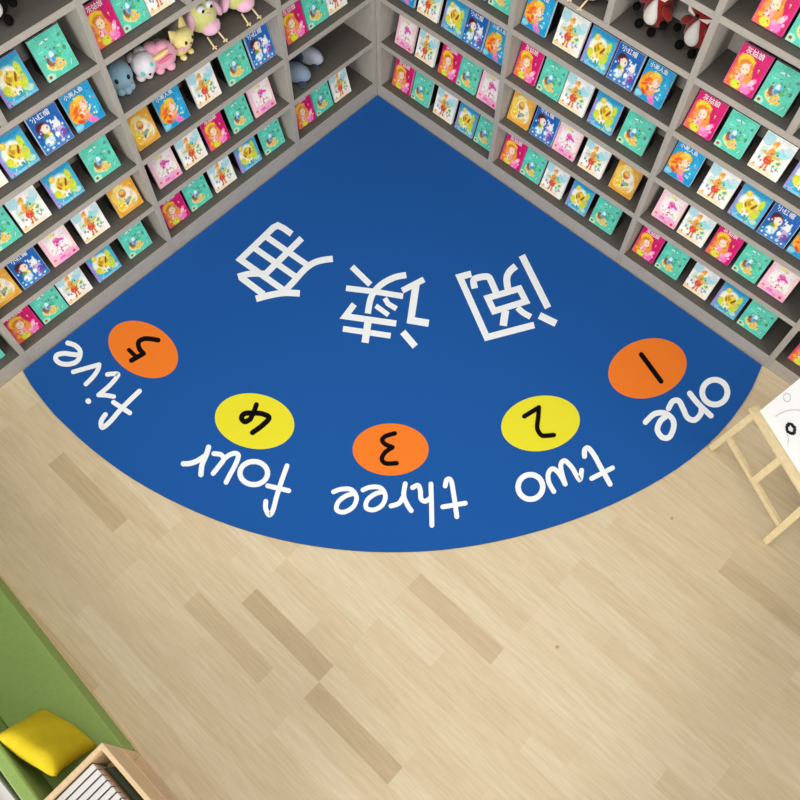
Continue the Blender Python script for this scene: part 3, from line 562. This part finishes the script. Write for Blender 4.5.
# ------------------------------------------------------------------ soft toys
def fab(name, rgb, fl_=0.3): return mat(name, rgb, 0.9, 0.06, 40, fl_, spec=0.1, sheen=0.3)
LIME = fab('lime_plush', (214, 214, 134)); PINK = fab('pink_plush', (234, 184, 206)); CREAM = mat('cream_felt', (226, 206, 160), 0.9)
EYEW = mat('white_felt', (240, 238, 234), 0.8); EYEK = mat('black_button', (14, 14, 16), 0.3)
TOYG = 'soft toys on the bookcases'
def bird():
    r = empty('bird_toy')
    ellobj('body', (0, 0.02, 0.142), (0.085, 0.07, 0.115), LIME, r, fluff=0.04, p=lambda q: (q.x * (1.0 - 0.12 * q.z), q.y, q.z))
    ellobj('belly', (0.014, -0.018, 0.066), (0.058, 0.052, 0.045), PINK, r, fluff=0.05)
    for s in (-1, 1):
        ellobj('wing', (s * 0.088, 0.01, 0.125), (0.022, 0.036, 0.068), PINK, r, rot=(0, -s * 0.35, 0), fluff=0.05)
        e = ellobj('eye', (s * 0.027, -0.034, 0.205), (0.024, 0.018, 0.023), EYEW, r, seg=16)
        ellobj('pupil', (s * 0.027, -0.051, 0.200), (0.009, 0.006, 0.01), EYEK, e, seg=12)
        bm = bmesh.new(); x = s * 0.034
        tube(bm, [(x, -0.045, 0.04), (x * 1.05, -0.07, 0.022), (x * 1.1, -0.092, 0.0045)], 0.0048)
        tube(bm, [(x * 1.1 - 0.014, -0.100, 0.0045), (x * 1.1, -0.092, 0.0045), (x * 1.1 + 0.014, -0.100, 0.0045)], 0.0042)
        tube(bm, [(x * 1.1, -0.09, 0.0045), (x * 1.1, -0.112, 0.0045)], 0.0042)
        obj('leg', bm, CREAM, r, smooth=True)
    bm = bmesh.new(); bmesh.ops.create_cone(bm, segments=10, radius1=0.011, radius2=0.001, depth=0.024, cap_ends=True, matrix=Matrix.Translation((0, -0.052, 0.168)) @ Matrix.Rotation(math.pi / 2, 4, 'X'))
    obj('beak', bm, PINK, r, smooth=True)
    return r
def fox(body, belly, paw, cheek):
    r = empty('fox_toy')
    ellobj('body', (0, 0.02, 0.088), (0.075, 0.058, 0.088), body, r, fluff=0.03, p=lambda q: (q.x * (0.86 - 0.22 * q.z), q.y, q.z))
    ellobj('belly', (0, -0.026, 0.094), (0.040, 0.022, 0.062), belly, r, rot=(-0.12, 0, 0), p=lambda q: (q.x * (0.8 - 0.42 * q.z), q.y, q.z))
    for s in (-1, 1):
        ellobj('foot', (s * 0.036, -0.045, 0.02), (0.019, 0.022, 0.019), paw, r, seg=14)
        ellobj('paw', (s * 0.078, -0.035, 0.075), (0.018, 0.018, 0.018), paw, r, seg=14)
        ellobj('arm', (s * 0.064, -0.01, 0.112), (0.018, 0.02, 0.034), body, r, rot=(0.2, -s * 0.7, 0), seg=14)
    h = ellobj('head', (0, 0.005, 0.198), (0.062, 0.05, 0.043), body, r, fluff=0.03, p=lambda q: (q.x * (1 + 0.18 * abs(q.x)), q.y, q.z))
    for s in (-1, 1):
        bm = bmesh.new(); bmesh.ops.create_cone(bm, segments=12, radius1=0.022, radius2=0.003, depth=0.042, cap_ends=True, matrix=Matrix.Translation((s * 0.042, 0.01, 0.238)) @ Matrix.Rotation(s * 0.35, 4, 'Y') @ Matrix.Diagonal((1, .5, 1, 1)))
        obj('ear', bm, body, h, smooth=True)
        bm = bmesh.new()
        vs = [(s * 0.008, -0.045, 0.178), (s * 0.066, -0.034, 0.205), (s * 0.052, -0.041, 0.178)]
        a = [bm.verts.new(v) for v in vs]; b = [bm.verts.new((x, y + 0.02, z)) for x, y, z in vs]
        bm.faces.new(a); bm.faces.new(b[::-1])
        for i in range(3): bm.faces.new((a[i], a[(i + 1) % 3], b[(i + 1) % 3], b[i]))
        obj('cheek', bm, cheek, h)
        ellobj('eye', (s * 0.028, -0.045, 0.212), (0.006, 0.005, 0.007), EYEK, h, seg=10)
    ellobj('nose', (0, -0.052, 0.19), (0.009, 0.008, 0.007), EYEK, h, seg=10)
    return r
RED = fab('dark_red_plush', (132, 30, 22)); GREYB = fab('grey_belly_plush', (214, 210, 204)); BLK = fab('black_plush', (22, 20, 20)); CHK = fab('pale_cheek_felt', (236, 214, 206)); BLK2 = fab('black_paw_plush', (9, 8, 8))
b1 = bird(); b1.scale = (0.93, 0.93, 0.9); place(b1, 'l', 1.066, 0.110, zs(3), 0.0)
tag(b1, 'lime and pink bird soft toy with big white eyes beside the yellow toy', 'soft toy', TOYG)
b2 = copy_tree(b1); place(b2, 'l', 0.842, 0.110, zs(3), 0.0)
tag(b2, 'lime and pink bird soft toy nearest the corner, cut by the picture top', 'soft toy', TOYG)
b3 = copy_tree(b1); place(b3, 'r', 1.282, 0.085, zs(4), -0.25)
tag(b3, 'lime and pink bird soft toy on the right bookcase left of the foxes', 'soft toy', TOYG)
f1 = fox(RED, GREYB, BLK2, CHK); place(f1, 'r', 1.592, 0.122, zs(4), -0.12)
tag(f1, 'dark red fox soft toy, left one of the fox pair', 'soft toy', TOYG)
f2 = copy_tree(f1); place(f2, 'r', 1.798, 0.135, zs(4), -0.12)
tag(f2, 'dark red fox soft toy, right one of the fox pair, by the upright', 'soft toy', TOYG)
f3 = fox(BLK, GREYB, BLK2, GREYB); f3.name = 'black_toy'; place(f3, 'l', 1.975, 0.125, zs(5), -0.3)
tag(f3, 'black soft toy with a grey belly at the top left picture corner', 'soft toy', TOYG)

# blue octopus
OCT = fab('blue_plush', (138, 172, 190))
r = empty('octopus_toy')
ellobj('head', (0, 0, 0.105), (0.078, 0.072, 0.085), OCT, r, fluff=0.03)
for k in range(8):
    a = 2 * math.pi * k / 8 + 0.2
    ellobj('tentacle', (math.cos(a) * 0.047, math.sin(a) * 0.045, 0.026), (0.027, 0.027, 0.026), OCT, r, seg=14)
for s in (-1, 1):
    ellobj('eye', (s * 0.036, -0.060, 0.118), (0.012, 0.009, 0.016), EYEK, r, seg=12)
r.scale = (0.80, 0.80, 0.84); place(r, 'l', 1.575, 0.125, zs(3), -0.25)
tag(r, 'blue octopus soft toy with black eyes, at the upright on the left bookcase', 'soft toy', TOYG)
# pink and white pony
WHP = fab('white_plush', (226, 220, 226)); CY = mat('cyan_felt', (90, 200, 205), 0.8); YST = mat('yellow_felt', (238, 214, 140), 0.8); PK2 = fab('rose_plush', (230, 164, 186)); PK3 = mat('rose_felt', (214, 110, 140), 0.8)
r = empty('pony_toy')
ellobj('head', (-0.058, -0.03, 0.095), (0.070, 0.066, 0.080), WHP, r, fluff=0.07)
ellobj('body', (0.058, 0.005, 0.085), (0.088, 0.07, 0.084), PK2, r, fluff=0.08)
for i, (x, y, z, q) in enumerate(((-0.1, 0.0, 0.13, 0.036), (-0.05, 0.0, 0.148, 0.04), (0.01, 0.0, 0.155, 0.04), (0.07, -0.01, 0.15, 0.038))):
    ellobj('mane_tuft', (x, y, z), (q, q * .9, q * .8), PK2 if i > 1 else WHP, r, seg=14, fluff=0.1)
for i, x in enumerate((-0.095, -0.05, 0.02, 0.085)):
    ellobj('hoof', (x, -0.035, 0.024), (0.028, 0.032, 0.024), PK2 if i > 1 else WHP, r, seg=14)
ellobj('eye', (-0.082, -0.086, 0.085), (0.015, 0.009, 0.018), CY, r, seg=12)
ellobj('eye', (-0.03, -0.082, 0.118), (0.014, 0.009, 0.015), CY, r, seg=12)
ellobj('snout', (-0.052, -0.094, 0.07), (0.008, 0.006, 0.007), EYEK, r, seg=10)
ellobj('stripe', (0.040, -0.054, 0.132), (0.06, 0.018, 0.012), YST, r, rot=(0, -0.3, 0), seg=14)
ellobj('stripe', (0.060, -0.066, 0.105), (0.05, 0.012, 0.010), PK3, r, rot=(0, -0.3, 0), seg=14)
r.scale = (0.84, 0.84, 0.84); place(r, 'l', 1.394, 0.115, zs(3), -0.3)
tag(r, 'fluffy pink and white soft toy with cyan eyes, between octopus and yellow cat', 'soft toy', TOYG)
# green toy behind
GRP = fab('sage_plush', (150, 178, 158))
r = empty('dinosaur_toy')
ellobj('body', (0, 0, 0.10), (0.055, 0.03, 0.10), GRP, r, fluff=0.03)
ellobj('head', (0, -0.005, 0.22), (0.05, 0.034, 0.042), GRP, r, fluff=0.03)
for s in (-1, 1):
    ellobj('eye', (s * 0.026, -0.036, 0.228), (0.007, 0.005, 0.008), EYEK, r, seg=10)
place(r, 'l', 1.300, 0.212, zs(3), 0)
tag(r, 'sage green soft toy half hidden behind the pink and yellow toys', 'soft toy', TOYG)
# yellow cat with pointed ears
YLP = fab('pale_yellow_plush', (228, 212, 140))
r = empty('cat_toy')
ellobj('body', (0.0, 0.02, 0.055), (0.055, 0.05, 0.055), YLP, r, fluff=0.03)
h = ellobj('head', (0.005, -0.015, 0.120), (0.066, 0.055, 0.058), YLP, r, fluff=0.03)
for s, tilt, hgt in ((-1, -0.45, 0.07), (1, 0.1, 0.13)):
    bm = bmesh.new(); bmesh.ops.create_cone(bm, segments=14, radius1=0.040, radius2=0.003, depth=hgt, cap_ends=True, matrix=Matrix.Translation((s * 0.036 + tilt * 0.03, 0.0, 0.155 + hgt * 0.3)) @ Matrix.Rotation(tilt, 4, 'Y') @ Matrix.Diagonal((1, .5, 1, 1)))
    obj('ear', bm, YLP, h, smooth=True)
    ellobj('eye', (s * 0.027 + 0.005, -0.064, 0.128), (0.009, 0.007, 0.011), EYEK, h, seg=12)
    ellobj('foot', (s * 0.03, -0.022, 0.016), (0.018, 0.022, 0.016), YLP, r, seg=12)
ellobj('cheek', (-0.044, -0.05, 0.103), (0.014, 0.01, 0.012), PK2, h, seg=12)
ellobj('nose', (0.005, -0.071, 0.112), (0.006, 0.005, 0.005), mat('brown_felt', (110, 76, 40), 0.8), h, seg=10)
ellobj('collar', (0, -0.01, 0.078), (0.052, 0.05, 0.014), PK2, r, seg=16)
r.scale = (0.88, 0.88, 0.86); place(r, 'l', 1.232, 0.092, zs(3), 0.2)
tag(r, 'pale yellow cat soft toy with pointed ears, beside the bird toy', 'soft toy', TOYG)
# grey elephants lying in the corner bay
ELG = fab('grey_blue_plush', (128, 146, 164)); ELD = fab('slate_blue_plush', (46, 60, 82)); ELL = fab('pale_grey_plush', (172, 178, 192))
def elephant(m):
    r = empty('elephant_toy')
    ellobj('body', (0, 0.0, 0.062), (0.050, 0.098, 0.060), m, r, fluff=0.03, p=lambda q: (q.x * (1 - 0.12 * q.y), q.y * (1 if abs(q.y) < .7 else .96), q.z))
    h = ellobj('head', (0, -0.062, 0.086), (0.047, 0.042, 0.044), m, r, fluff=0.03)
    for s in (-1, 1):
        ellobj('ear', (s * 0.058, -0.045, 0.078), (0.020, 0.030, 0.042), ELD, h, rot=(0, 0, s * 0.4), seg=14)
        ellobj('eye', (s * 0.024, -0.098, 0.1), (0.005, 0.004, 0.006), EYEK, h, seg=8)
        for y in (-0.05, 0.055): ellobj('leg', (s * 0.038, y, 0.022), (0.020, 0.024, 0.022), ELD, r, seg=12)
    bm = bmesh.new(); tube(bm, [(0, -0.09, 0.08), (0, -0.112, 0.06), (0, -0.12, 0.035), (0, -0.128, 0.018)], [0.016, 0.014, 0.011, 0.009], 10); obj('trunk', bm, m, h, smooth=True)
    return r
e1 = elephant(ELG); place(e1, 'l', 0.558, 0.105, zs(1), math.pi + 0.45)
tag(e1, 'grey-blue elephant soft toy lying against the upright, the outer one', 'soft toy', TOYG)
e2 = elephant(ELL); e2.scale = (0.92, 0.92, 0.92); place(e2, 'l', 0.405, 0.145, zs(1), math.pi + 0.3)
tag(e2, 'pale grey elephant soft toy nearer the corner, the inner one', 'soft toy', TOYG)

# ------------------------------------------------------------------ green bench sofa, cushion
SY = -3.50
sofa = empty('bench_sofa', (1.915, -3.528, 0), math.radians(-2.6))
tag(sofa, 'low green upholstered bench sofa with backrest against the white wall', 'sofa')
boxobj('plinth', (-1.8, 0.0, -0.335, 0.005, 0.0, 0.018), WOOD, sofa, 0.002)['label'] = 'thin pale wood plinth'
boxobj('seat', (-1.8, 0.0, -0.30, 0.0, 0.018, 0.225), GREEN, sofa, 0.006)
boxobj('backrest', (-1.8, 0.0, -0.354, -0.302, 0.018, 0.45), GREEN, sofa, 0.008)
bm = bmesh.new(); n = 18
for sgn in (1, -1):
    grid = {}
    for i in range(n + 1):
        for j in range(n + 1):
            u, v = i / n * 2 - 1, j / n * 2 - 1
            k = (max(0, 1 - u ** 4) * max(0, 1 - v ** 4)) ** 0.55
            ins = 1 - 0.10 * (1 - abs(u) ** 3) * abs(v) ** 3; ins2 = 1 - 0.10 * (1 - abs(v) ** 3) * abs(u) ** 3
            wr = 0.004 * math.sin(5 * u + 3 * v) * k
            grid[i, j] = bm.verts.new((u * 0.152 * ins2, v * 0.136 * ins, sgn * (0.058 * k) + wr))
    for i in range(n):
        for j in range(n):
            f = [grid[i, j], grid[i + 1, j], grid[i + 1, j + 1], grid[i, j + 1]]
            bm.faces.new(f if sgn > 0 else f[::-1])
bmesh.ops.remove_doubles(bm, verts=bm.verts, dist=0.0004)
cush = obj('cushion', bm, YELLOW, smooth=True)
P0, P1, P2 = Vector((1.600, -3.650, 0.27)), Vector((1.860, -3.585, 0.27)), Vector((1.565, -3.765, 0.44))
ex = (P1 - P0).normalized(); ey = (P2 - P0); ey = (ey - ex * ey.dot(ex)).normalized(); ez = ex.cross(ey)
cc = Vector((1.714, -3.702, 0.352))
cush.matrix_world = Matrix(((ex.x, ey.x, ez.x, cc.x), (ex.y, ey.y, ez.y, cc.y), (ex.z, ey.z, ez.z, cc.z), (0, 0, 0, 1)))
tag(cush, 'yellow cushion leaning on the green bench sofa beside the wooden book box', 'cushion')

# ------------------------------------------------------------------ wooden book box with white books
BX0, BX1, BY0, BY1, BHt = 1.922, 2.72, -3.86, -3.53, 0.515
crate = empty('book_box', ((BX0 + BX1) / 2, (BY0 + BY1) / 2, 0))
tag(crate, 'pale wooden open-topped book box at the end of the green sofa', 'book box')
ox, oy = (BX0 + BX1) / 2, (BY0 + BY1) / 2
def CB(name, a, bevel=0.0015, m=WOOD): return boxobj(name, (a[0] - ox, a[1] - ox, a[2] - oy, a[3] - oy, a[4], a[5]), m, crate, bevel)
t = 0.018
CB('side_panel', (BX0, BX0 + t, BY0, BY1, 0, BHt)); CB('side_panel', (BX1 - t, BX1, BY0, BY1, 0, BHt))
CB('back_panel', (BX0 + t, BX1 - t, BY0, BY0 + t, 0, BHt))
CB('front_panel', (BX0 + t, BX1 - t, BY1 - t, BY1, 0.285, BHt))
CB('base_board', (BX0 + t, BX1 - t, BY0 + t, BY1, 0, 0.02))
CB('inner_shelf', (BX0 + t, BX1 - t, BY0 + t, BY1 + 0.004, 0.265, 0.2845))
WB = mat('white_book_boards', (212, 210, 208), 0.6); DK = mat('dark_book_cover', (60, 62, 66), 0.5)
x = BX0 + t + 0.004; first = None
for i in range(18):
    if first is None:
        bk = empty('white_book')
        boxobj('pages', (0.004, 0.0265, -0.108, 0.108, 0.0, 0.198), WB, bk)
        boxobj('cover', (0, 0.004, -0.108, 0.108, 0.0, 0.195), DK, bk)['label'] = 'dark cover'
        first = bk
    else: bk = copy_tree(first)
    bk.location = (x, BY0 + t + 0.127, 0.2847)
    bk['category'] = 'book'; bk['group'] = 'white books standing in the wooden box'
    bk['label'] = 'thin white book standing in the wooden box, ' + (['nearest the cushion', 'second', 'third', 'fourth', 'fifth', 'sixth', 'seventh', 'eighth', 'ninth', 'tenth', 'eleventh', 'twelfth', 'thirteenth', 'fourteenth', 'fifteenth', 'sixteenth', 'seventeenth', 'eighteenth'][i] + (' from the cushion side' if i else ''))
    x += 0.0295
# colourful magazine standing across, in front of the white books
mg = empty('magazine', (BX0 + 0.155, BY1 - 0.058, 0.2847)); tag(mg, 'green and grey magazine standing across the front inside the wooden box', 'magazine')
Mg = Matrix.Rotation(math.radians(-10), 4, 'X') @ Matrix.Rotation(math.radians(20), 4, 'X') @ Matrix.Diagonal((1, 1, 0.76, 1))
boxobj('pages', (-0.105, 0.105, 0.0, 0.004, 0.001, 0.255), PAGES, mg, M=Mg)
def mgp(name, a, rgb):
    boxobj(name, a, mat('magazine_' + name, rgb, 0.4), mg, M=Mg)
mgp('cover_sky', (-0.105, 0.105, 0.0042, 0.0052, 0.17, 0.255), (196, 184, 178)); mgp('cover_band', (-0.105, 0.105, 0.0042, 0.0052, 0.15, 0.17), (206, 120, 100))
mgp('cover_trees', (-0.105, 0.105, 0.0042, 0.0052, 0.11, 0.15), (64, 110, 70)); mgp('cover_water', (-0.105, 0.105, 0.0042, 0.0052, 0.05, 0.11), (130, 146, 160)); mgp('cover_grass', (-0.105, 0.105, 0.0042, 0.0052, 0.0, 0.05), (84, 140, 40))

# ------------------------------------------------------------------ easel
F1, F2 = Vector((2.927, -0.603, 0)), Vector((3.416, -0.836, 0))
ax = (F2 - F1).normalized(); nrm = Vector((-ax.y, ax.x, 0)); F1 += nrm * 0.012 + ax * 0.012; F2 += nrm * 0.004
off = nrm * 0.062 + Vector((0, 0, 0.42)); off1 = off + ax * 0.026; off2 = off - ax * 0.036
easel = empty('drawing_easel', (F1 + F2) / 2)
tag(easel, 'pale wooden children easel holding a white drawing board, right of the rug', 'easel')
EO = (F1 + F2) / 2
def EB(name, a, b, w, h, up=(0, 0, 1), m=EASEL, parent=None): return beamobj(name, Vector(a) - EO, Vector(b) - EO, w, h, m, parent or easel, up)
for Fx, ofx in ((F1, off1), (F2, off2)):
    EB('front_leg', Fx + Vector((0, 0, 0.004)), Fx + ofx, 0.030, 0.022, up=nrm)
# board leans further back
B0 = F1 + off1; B1 = F2 + off2; lean = (nrm * 0.105 + Vector((0, 0, 0.33))).normalized()
EB('cross_rail', F1 + off1 * .38 + ax * 0.016, F2 + off2 * .38 - ax * 0.016, 0.022, 0.032)
mid0 = (F1 + F2) / 2 + off * .38; mid1 = (F1 + F2) / 2 + off * 0.985
EB('centre_post', mid0 + off * 0.035, mid1, 0.032, 0.022, up=nrm)
EB('ledge', B0 - ax * 0.03 + Vector((0, 0, 0.012)), B1 + ax * 0.03 + Vector((0, 0, 0.012)), 0.05, 0.022)
bb = (B0 + B1) / 2 + Vector((0, 0, 0.026)) + nrm * 0.014
W2_ = 0.232
bm = bmesh.new()
u0 = ax * W2_; u1 = lean * 0.62; th = nrm * 0.008
vs = [bm.verts.new(p - EO) for p in (bb - u0, bb + u0, bb + u0 + u1, bb - u0 + u1, bb - u0 + th, bb + u0 + th, bb + u0 + u1 + th, bb - u0 + u1 + th)]
for f in ((0, 1, 2, 3), (7, 6, 5, 4), (0, 4, 5, 1), (1, 5, 6, 2), (2, 6, 7, 3), (3, 7, 4, 0)): bm.faces.new([vs[i] for i in f])
board = obj('drawing_board', bm, BOARDW, easel)
pn = ax.cross(lean).normalized()
if pn.dot(nrm) > 0: pn = -pn
def bp(u, v, e=0.0015): return bb - EO + ax * u + lean * v + pn * e
def doodle(name, pts, r, m):
    bm = bmesh.new(); tube(bm, [bp(u, v) for u, v in pts], r, 6); return obj(name, bm, m, board, smooth=True)
def ring(cx, cy, a, b, n=16, wob=0.0): return [(cx + a * math.cos(2 * math.pi * k / n) * (1 + wob * math.sin(k * 2.3)), cy + b * math.sin(2 * math.pi * k / n) * (1 + wob * math.cos(k * 1.7))) for k in range(n + 1)]
RINGU, RINGV = -0.079, 0.094
doodle('black_scribble', ring(RINGU, RINGV, 0.024, 0.020, 20, 0.1), 0.0065, INK)
doodle('black_scribble', ring(RINGU, RINGV, 0.020, 0.023, 20, 0.15), 0.006, INK)
doodle('pencil_circle', ring(-0.20, 0.17, 0.018, 0.02), 0.0012, PENCIL)
doodle('pencil_curve', [(-0.165 + 0.13 * (1 - math.cos(t)), 0.06 + 0.17 * math.sin(t)) for t in [k * 0.13 for k in range(12)]], 0.0012, PENCIL)
doodle('red_curve', [(-0.12 + 0.012 * k, 0.20 + 0.02 * math.sin(k * 0.5)) for k in range(10)], 0.0012, REDP)
doodle('pencil_curve', [(-0.07 + 0.01 * k, 0.06 - 0.006 * k * k * 0.3) for k in range(5)], 0.0012, PENCIL)
top = lean * 0.62
for s in (-1, 1):
    a = bb + ax * (s * 0.18) + nrm * 0.02
    EB('rear_leg', Vector((a.x + nrm.x * 0.27, a.y + nrm.y * 0.27, 0.004)), a + lean * 0.52 , 0.03, 0.022, up=nrm)
EB('rear_rail', bb - ax * 0.22 + nrm * 0.021 + lean * 0.5, bb + ax * 0.22 + nrm * 0.021 + lean * 0.5, 0.022, 0.03)

# ------------------------------------------------------------------ light
w = bpy.data.worlds.new('sky'); S.world = w; w.use_nodes = True
w.node_tree.nodes['Background'].inputs[0].default_value = (0.97, 0.985, 1.0, 1)
w.node_tree.nodes['Background'].inputs[1].default_value = 0.26
def area(name, loc, tgt, sx, sy, power, col=(1, 1, 1)):
    l = bpy.data.lights.new(name, 'AREA'); l.shape = 'RECTANGLE'; l.size = sx; l.size_y = sy; l.energy = power; l.color = col
    o = bpy.data.objects.new(name, l); COL.objects.link(o); o.location = loc
    o.rotation_euler = (Vector(tgt) - Vector(loc)).to_track_quat('-Z', 'Y').to_euler()
    return o
area('overhead_fill_light', (1.2, -1.2, 4.7), (1.2, -1.2, 0), 2.2, 2.2, 56, (1, 0.97, 0.93))  # added overhead fill for the rug corner
area('overhead_fill_light', (2.3, -3.1, 4.9), (2.2, -2.8, 0), 1.8, 1.8, 44, (1, 0.97, 0.93))  # second added fill, over the front of the floor
area('added_window_light', (2.6, -7.0, 1.9), (2.0, 0, 0.9), 4.5, 2.0, 270, (1, 0.985, 0.96))  # added area light outside the unseen front window
area('added_window_light', (7.2, -2.6, 1.9), (0, -2.0, 0.9), 4.0, 2.0, 210, (1, 0.985, 0.96))  # added area light outside the unseen right window
bpy.context.view_layer.update()
